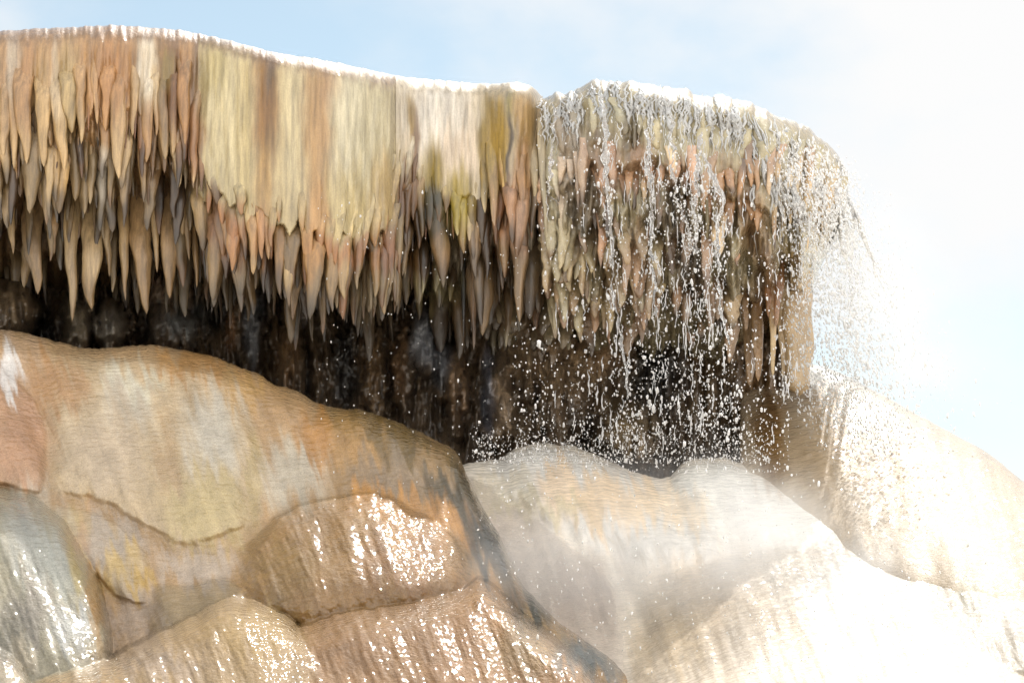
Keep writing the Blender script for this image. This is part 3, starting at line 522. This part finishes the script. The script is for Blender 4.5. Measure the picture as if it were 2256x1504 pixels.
# ground, far wider than the view
m_g = rock('travertine_ground', (2, 2, 2), .2, (8, 8, 8, .02), .7, 0, .2)
gx = np.array([-2000, -200, -40, -10, 10, 40, 200, 2000.0])
P = np.stack(np.meshgrid(gx, gx, indexing='ij') + [np.zeros((8, 8))], -1)
o = mesh('ground', P, quads(8, 8)[:, ::-1], m_g, None, np.zeros((8, 8, 3)) + lin((238, 230, 216)), origin=(0, 0, 0)); tag(o, kind='structure')

# ------------------------------------------------------------------ water
ICO_V = None
def ico():
    p = (1 + 5 ** .5) / 2
    v = np.array([(-1, p, 0), (1, p, 0), (-1, -p, 0), (1, -p, 0), (0, -1, p), (0, 1, p), (0, -1, -p), (0, 1, -p), (p, 0, -1), (p, 0, 1), (-p, 0, -1), (-p, 0, 1)], float)
    v /= np.linalg.norm(v[0])
    f = np.array([(0, 11, 5), (0, 5, 1), (0, 1, 7), (0, 7, 10), (0, 10, 11), (1, 5, 9), (5, 11, 4), (11, 10, 2), (10, 7, 6), (7, 1, 8), (3, 9, 4), (3, 4, 2), (3, 2, 6), (3, 6, 8), (3, 8, 9), (4, 9, 5), (2, 4, 11), (6, 2, 10), (8, 6, 7), (9, 8, 1)])
    return v, f
def drops(name, px, py, Y, d, label, st=None, tilt=0.0, mat=None):
    v, f = ico(); n = len(px)
    C = at(px, py, Y); r = (np.asarray(d) * .38 * np.asarray(Y) / F)[:, None]
    st = rng.uniform(1.0, 2.4, n) if st is None else st
    jig = 1 + rng.uniform(-.25, .25, (n, 12, 1))
    sh = v[None] * jig * r[:, None] * np.stack([np.ones(n), np.ones(n), st], -1)[:, None, :]
    sh[..., 0] += sh[..., 2] * np.broadcast_to(np.asarray(tilt), (n,))[:, None]
    V = C[:, None, :] + sh
    Fq = (f[None] + 12 * np.arange(n)[:, None, None]).reshape(-1, 3)
    o = mesh(name, V.reshape(-1, 3), Fq, mat or M_DROP, None, None)
    tag(o, label, kind='stuff'); return o
def stream(path, w, label, seed=0, Y=None, mat=None, rag=.6):
    p = np.array(path, float); n = 160
    t = np.linspace(0, 1, n); d = np.concatenate([[0], np.cumsum(np.hypot(*np.diff(p[:, :2], axis=0).T))]); d /= d[-1]
    cx = np.interp(t, d, p[:, 0]) + 7 * fbm(t * 12, t * 0, seed) + 2.5 * vn(t * 45, t * 0, seed + 1); cy = np.interp(t, d, p[:, 1]); Yp = np.interp(t, d, p[:, 2])
    r = w * .42 * (1 + rag * fbm(t * 22, t * 0, seed + 2, 4) * 2.2) * (.35 + .65 * np.minimum(1, t / .08)); r = np.clip(r * (1 - .45 * t), .5, None); r[-1] = .2; r[0] = .3
    a = np.linspace(0, 2 * np.pi, 8, endpoint=False)
    an = 1 + .35 * vn(a[None] * 1.4, t[:, None] * 30, seed + 4)
    px = cx[:, None] + r[:, None] * np.cos(a) * an; Yy = Yp[:, None] - r[:, None] * np.sin(a) * an * Yp[:, None] / F * .7
    P = at(px, cy[:, None] + 0 * px, Yy)
    o = mesh('water_stream', P, quads(n, 8, True), mat or M_WATER, None, None)
    tag(o, label, 'water stream', 'thin streams falling from the wet ledge'); return o
STREAMS = [
 ([(1322, 190, 13.05), (1335, 300, 12.95), (1338, 420, 12.95), (1348, 520, 12.95), (1352, 640, 12.7), (1368, 740, 12.55), (1384, 880, 12.35)], 10, 'thickest white stream, falling down the front of the wet ledge below its highest foam'),
 ([(1428, 260, 13.05), (1430, 360, 12.98), (1434, 470, 12.98), (1440, 600, 12.75), (1446, 700, 12.6)], 9, 'thin straight stream just right of the thickest stream'),
 ([(1478, 250, 13.05), (1482, 360, 12.98), (1488, 430, 12.98), (1512, 490, 12.98), (1524, 560, 12.98)], 9, 'zigzag stream bending to the right over the pink stone'),
 ([(1545, 290, 13.1), (1540, 370, 13.0), (1532, 440, 13.0), (1536, 560, 13.0)], 10, 'ragged stream at the foot of the cream rim fringe'),
 ([(1545, 330, 13.0), (1570, 400, 12.9), (1592, 440, 12.9), (1578, 520, 12.95), (1585, 640, 12.75), (1600, 760, 12.6)], 11, 'looping stream that curls over like a hook in mid air'),
 ([(1225, 240, 13.45), (1215, 330, 13.4), (1210, 430, 13.38), (1232, 452, 13.4)], 9, 'short stream trickling down the left corner of the wet ledge'),
]
for i, (p, w, l) in enumerate(STREAMS): stream(p, w, l, 10 * i + 3)
# rushing water over the rim: many strands lying on the stone
parts = []
for k in range(240):
    x = ru(1192, 1860); y0 = poly(RIM, x) - 1; dens = ru(0, 1)
    Ln = ru(30, 120) if x < 1640 else ru(60, 260)
    n = 26; t = np.linspace(0, 1, n)
    sl = 0 if x < 1640 else ru(.1, .5)
    cy = y0 + ru(0, 40 if x < 1640 else 120) + Ln * t; cx = x + sl * Ln * t + 9 * fbm(t * 4, t * 0, k) + 3 * vn(t * 15, t * 0, k + 5)
    Ys = surfY(np.clip(cx, 1190, 1866), np.maximum(cy, poly(RIM, np.clip(cx, 1190, 1866)) + 2), 'wet') - .012
    r = ru(1.2, 3.6) * (1 + .7 * fbm(t * 9, t * 0, k + 9)) * np.sin(np.pi * np.clip(t * 1.05 + .05, 0, 1)) + .3
    a = np.linspace(0, 2 * np.pi, 6, endpoint=False)
    px = cx[:, None] + r[:, None] * np.cos(a); Yy = Ys[:, None] - r[:, None] * np.sin(a) * 13.3 / F
    parts.append((at(px, cy[:, None] + 0 * px, Yy).reshape(-1, 3), quads(n, 6, True), None))
o = merge('rushing_water', parts, M_FOAM); tag(o, 'white water rushing over the rim of the wet ledge', kind='stuff')
# falling drops in front of the hollow
def gauss(m, s, n): return rng.normal(m, s, n)
PX = []; PY = []; DD = []; YY = []
def fallY(y): return 13.15 - .0013 * (np.asarray(y) - 250)
def add(x, y, d, Y):
    PX.append(x); PY.append(y); DD.append(d); YY.append(Y)
for p, w, l in STREAMS[:5]:
    p = np.array(p); n = 380; tt = rng.uniform(.15, 1.5, n)
    cx = np.interp(np.clip(tt, 0, 1), np.linspace(0, 1, len(p)), p[:, 0]) + gauss(0, 13, n) * (.6 + tt); cy = np.interp(tt, [0, 1, 1.6], [p[0, 1], p[-1, 1], 1030])
    add(cx, cy, rng.gamma(2, 1.4, n) + 1, fallY(cy) + gauss(0, .1, n))
n = 1700
x = rng.uniform(1130, 1740, n); y = 1040 - np.abs(gauss(0, 210, n)); add(x, y, rng.gamma(2, 1.3, n) + 1, fallY(y) + gauss(0, .18, n))
n = 900
x = rng.uniform(1180, 1840, n); y = rng.uniform(190, 700, n); add(x, y, rng.gamma(2, 1.2, n) + .8, fallY(y) + gauss(0, .1, n))
n = 1600   # fine splash above the white mounds
x = rng.uniform(1040, 1700, n); y = 1020 - np.abs(gauss(0, 45, n)); add(x, y, rng.gamma(3, .7, n) + .8, 12.4 + gauss(0, .25, n))
n = 260
x = rng.uniform(700, 1180, n); y = rng.uniform(420, 1250, n); add(x, y, rng.gamma(3, .7, n) + .8, 12.6 + gauss(0, .4, n))
n = 900
x = rng.uniform(1050, 2200, n); y = rng.uniform(1030, 1490, n); add(x, y, rng.gamma(3, .8, n) + .8, 11.2 + gauss(0, .3, n))
px_, py_, d_, Y_ = map(np.concatenate, (PX, PY, DD, YY))
k = py_ > poly(RIM, px_) + 4
drops('water_drops', px_[k], py_[k], Y_[k], np.clip(d_[k] * .92, 1.5, 13), 'bright falling water drops in front of the wet ledge and the hollow')
parts = []
for k_ in range(300):
    x = random.choice([ru(1200, 1760), random.gauss(1350, 22), random.gauss(1440, 16), random.gauss(1500, 22), random.gauss(1575, 24), random.gauss(1720, 30)]); y = ru(230, 960); Ln = ru(14, 60); n_ = 10
    t = np.linspace(0, 1, n_); cx = x + 3 * vn(t * 4, t * 0, k_ + 900); cy = y + Ln * t; r = ru(.7, 1.9) * np.sin(np.pi * np.clip(t, .04, .97)) * (1 + .6 * vn(t * 9, t * 0, k_ + 901)) + .12
    a = np.linspace(0, 2 * np.pi, 5, endpoint=False); px = cx[:, None] + r[:, None] * np.cos(a); Yy = fallY(cy)[:, None] + ru(-.15, .15) - r[:, None] * np.sin(a) * 13 / F
    parts.append((at(px, cy[:, None] + 0 * px, Yy).reshape(-1, 3), quads(n_, 5, True), None))
o = merge('water_threads', parts, M_DROP); tag(o, 'thin broken threads of falling water before the wet ledge', kind='stuff')
# spray thrown off the right corner
n = 8500
t = rng.uniform(.06, 1, n) ** .62; vx = np.abs(gauss(0, 75, n)) + rng.uniform(0, 30, n)
x0 = rng.uniform(1690, 1866, n); y0 = poly(RIM, x0) + rng.uniform(0, 90, n)
px_ = x0 + vx * t * 1.5 + gauss(0, 8, n); py_ = y0 + 40 * t + (560 + .25 * (x0 - 1700)) * t * t + gauss(0, 10, n)
drops('spray', px_, py_, 13.6 + gauss(0, .25, n), np.clip(rng.gamma(3, .9, n) + .8, 1.2, 9), 'dense white spray flying off the right corner of the ledge', st=rng.uniform(1.2, 3.2, n), tilt=rng.uniform(-.35, .1, n))

# ------------------------------------------------------------------ steam
def steam(name, cx, cy, Y, rx, ry, rz, dens, seed, label):
    v, f = ico(); me_v = []; n = 20; m = 12
    a = np.linspace(0, 2 * np.pi, n, endpoint=False); b = np.linspace(0, np.pi, m)
    C = at(cx, cy, Y)
    V = np.stack([np.outer(np.sin(b), np.cos(a)) * rx, np.outer(np.sin(b), np.sin(a)) * ry, np.outer(np.cos(b), np.ones(n)) * rz], -1)
    mt, nt, N, L = mat_new('steam'); out = N.new('ShaderNodeOutputMaterial'); pv = N.new('ShaderNodeVolumePrincipled'); L.new(pv.outputs[0], out.inputs['Volume'])
    pv.inputs['Color'].default_value = (.98, .98, .98, 1); pv.inputs['Anisotropy'].default_value = .55
    tc = N.new('ShaderNodeTexCoord'); mp = N.new('ShaderNodeMapping'); mp.inputs['Scale'].default_value = (1 / rx, 1 / ry, 1 / rz); L.new(tc.outputs['Object'], mp.inputs[0])
    ln = N.new('ShaderNodeVectorMath'); ln.operation = 'LENGTH'; L.new(mp.outputs[0], ln.inputs[0])
    fr = N.new('ShaderNodeMapRange'); fr.interpolation_type = 'SMOOTHSTEP'; fr.inputs[1].default_value = 1; fr.inputs[2].default_value = .1; fr.inputs[3].default_value = 0; fr.inputs[4].default_value = 1; L.new(ln.outputs['Value'], fr.inputs[0])
    nz = N.new('ShaderNodeTexNoise'); nz.inputs['Scale'].default_value = 2.6; nz.inputs['Detail'].default_value = 3; mp2 = N.new('ShaderNodeMapping'); mp2.inputs['Location'].default_value = (seed, 0, 0); L.new(tc.outputs['Object'], mp2.inputs[0]); L.new(mp2.outputs[0], nz.inputs[0])
    nr = N.new('ShaderNodeMapRange'); nr.inputs[1].default_value = .4; nr.inputs[2].default_value = .68; nr.inputs[3].default_value = .15; nr.inputs[4].default_value = 1.3; L.new(nz.outputs[0], nr.inputs[0])
    mu = N.new('ShaderNodeMath'); mu.operation = 'MULTIPLY'; L.new(fr.outputs[0], mu.inputs[0]); L.new(nr.outputs[0], mu.inputs[1])
    m2 = N.new('ShaderNodeMath'); m2.operation = 'MULTIPLY'; m2.inputs[1].default_value = dens; L.new(mu.outputs[0], m2.inputs[0]); L.new(m2.outputs[0], pv.inputs['Density'])
    Fq = quads(m, n, True)
    q0 = V.reshape(-1, 3)[Fq[3 * n + 2]]; q1 = np.cross(q0[1] - q0[0], q0[2] - q0[0])
    if np.dot(q1, q0.mean(0)) < 0: Fq = Fq[:, ::-1]
    o = mesh(name, V.reshape(-1, 3) + C, Fq, mt, None, None, origin=C); tag(o, label, kind='stuff'); return o
steam('steam', 1540, 1210, 11.9, 1.75, .6, .55, 1.9, 3, 'white steam drifting over the pale mounds at the lower right')
steam('steam', 1950, 760, 13.6, .62, .6, 1.1, .22, 9, 'bright mist around the spray at the right corner')

# ------------------------------------------------------------------ light and sky
AZ, EL = 19.0, 60.0
sd = np.array([math.sin(R(AZ)) * math.cos(R(EL)), math.cos(R(AZ)) * math.cos(R(EL)), math.sin(R(EL))])
from mathutils import Vector
sl = bpy.data.lights.new('sun', 'SUN'); sl.energy = 2.4; sl.angle = R(.53); sl.color = (1, .955, .89)
so = bpy.data.objects.new('sun', sl); COL.objects.link(so); so.rotation_euler = Vector(sd).to_track_quat('Z', 'Y').to_euler(); so.location = (6, 20, 20)
W = bpy.data.worlds.new('World'); S.world = W; W.use_nodes = True
nt = W.node_tree; N = nt.nodes; L = nt.links; N.clear()
out = N.new('ShaderNodeOutputWorld'); bg = N.new('ShaderNodeBackground'); L.new(bg.outputs[0], out.inputs[0])
sky = N.new('ShaderNodeTexSky'); sky.sky_type = 'NISHITA'; sky.sun_disc = False; sky.sun_elevation = R(EL); sky.sun_rotation = R(AZ); sky.altitude = 2000; sky.dust_density = 1.0; sky.air_density = 1.0
tc = N.new('ShaderNodeTexCoord')
mp = N.new('ShaderNodeMapping'); mp.inputs['Scale'].default_value = (1, 1, 1.5); mp.inputs['Location'].default_value = (3.1, 1.7, .4); L.new(tc.outputs['Generated'], mp.inputs[0])
nz = N.new('ShaderNodeTexNoise'); nz.inputs['Scale'].default_value = 6.5; nz.inputs['Detail'].default_value = 7; nz.inputs['Roughness'].default_value = .5; L.new(mp.outputs[0], nz.inputs[0])
sx = N.new('ShaderNodeSeparateXYZ'); L.new(tc.outputs['Generated'], sx.inputs[0])
gr = N.new('ShaderNodeMapRange'); gr.inputs[1].default_value = -.06; gr.inputs[2].default_value = .14; gr.inputs[3].default_value = -.13; gr.inputs[4].default_value = .09; L.new(sx.outputs[0], gr.inputs[0])
ad = N.new('ShaderNodeMath'); ad.operation = 'ADD'; L.new(nz.outputs[0], ad.inputs[0]); L.new(gr.outputs[0], ad.inputs[1])
cr = N.new('ShaderNodeMapRange'); cr.interpolation_type = 'SMOOTHSTEP'; cr.inputs[1].default_value = .31; cr.inputs[2].default_value = .66; L.new(ad.outputs[0], cr.inputs[0])
mx = N.new('ShaderNodeMix'); mx.data_type = 'RGBA'; L.new(cr.outputs[0], mx.inputs[0]); wb = N.new('ShaderNodeMix'); wb.data_type = 'RGBA'; wb.blend_type = 'MULTIPLY'; wb.inputs[0].default_value = 1; wb.inputs[7].default_value = (1.12, .94, .66, 1); L.new(sky.outputs[0], wb.inputs[6]); L.new(wb.outputs[2], mx.inputs[6]); 
cb = N.new('ShaderNodeMapRange'); cb.inputs[1].default_value = .3; cb.inputs[2].default_value = -.4; cb.inputs[3].default_value = 3.7; cb.inputs[4].default_value = 9.0; L.new(sx.outputs[1], cb.inputs[0])  # unseen clouds behind the camera brightened, added to fill the shaded faces
cc = N.new('ShaderNodeCombineXYZ'); [L.new(cb.outputs[0], cc.inputs[i_]) for i_ in range(3)]; L.new(cc.outputs[0], mx.inputs[7])
g2 = N.new('ShaderNodeMapRange'); g2.inputs[1].default_value = .2; g2.inputs[2].default_value = -.3; g2.inputs[3].default_value = 0; g2.inputs[4].default_value = .16; L.new(sx.outputs[1], g2.inputs[0])  # thicker unseen cloud added behind the camera for the same fill
ad2 = N.new('ShaderNodeMath'); ad2.operation = 'ADD'; L.new(ad.outputs[0], ad2.inputs[0]); L.new(g2.outputs[0], ad2.inputs[1]); L.new(ad2.outputs[0], cr.inputs[0])

L.new(mx.outputs[2], bg.inputs[0]); bg.inputs[1].default_value = .099

S.render.engine = 'CYCLES'
S.view_settings.view_transform = 'Standard'; S.view_settings.look = 'None'; S.view_settings.gamma = 1; S.view_settings.use_curve_mapping = False
S.view_settings.exposure = 1.42
S.cycles.use_denoising = True
S.cycles.max_bounces = 8; S.cycles.diffuse_bounces = 4; S.cycles.transmission_bounces = 6; S.cycles.volume_bounces = 1; S.cycles.transparent_max_bounces = 8
S.cycles.caustics_reflective = False; S.cycles.caustics_refractive = False
S.cycles.volume_step_rate = 2.0; S.cycles.volume_max_steps = 64
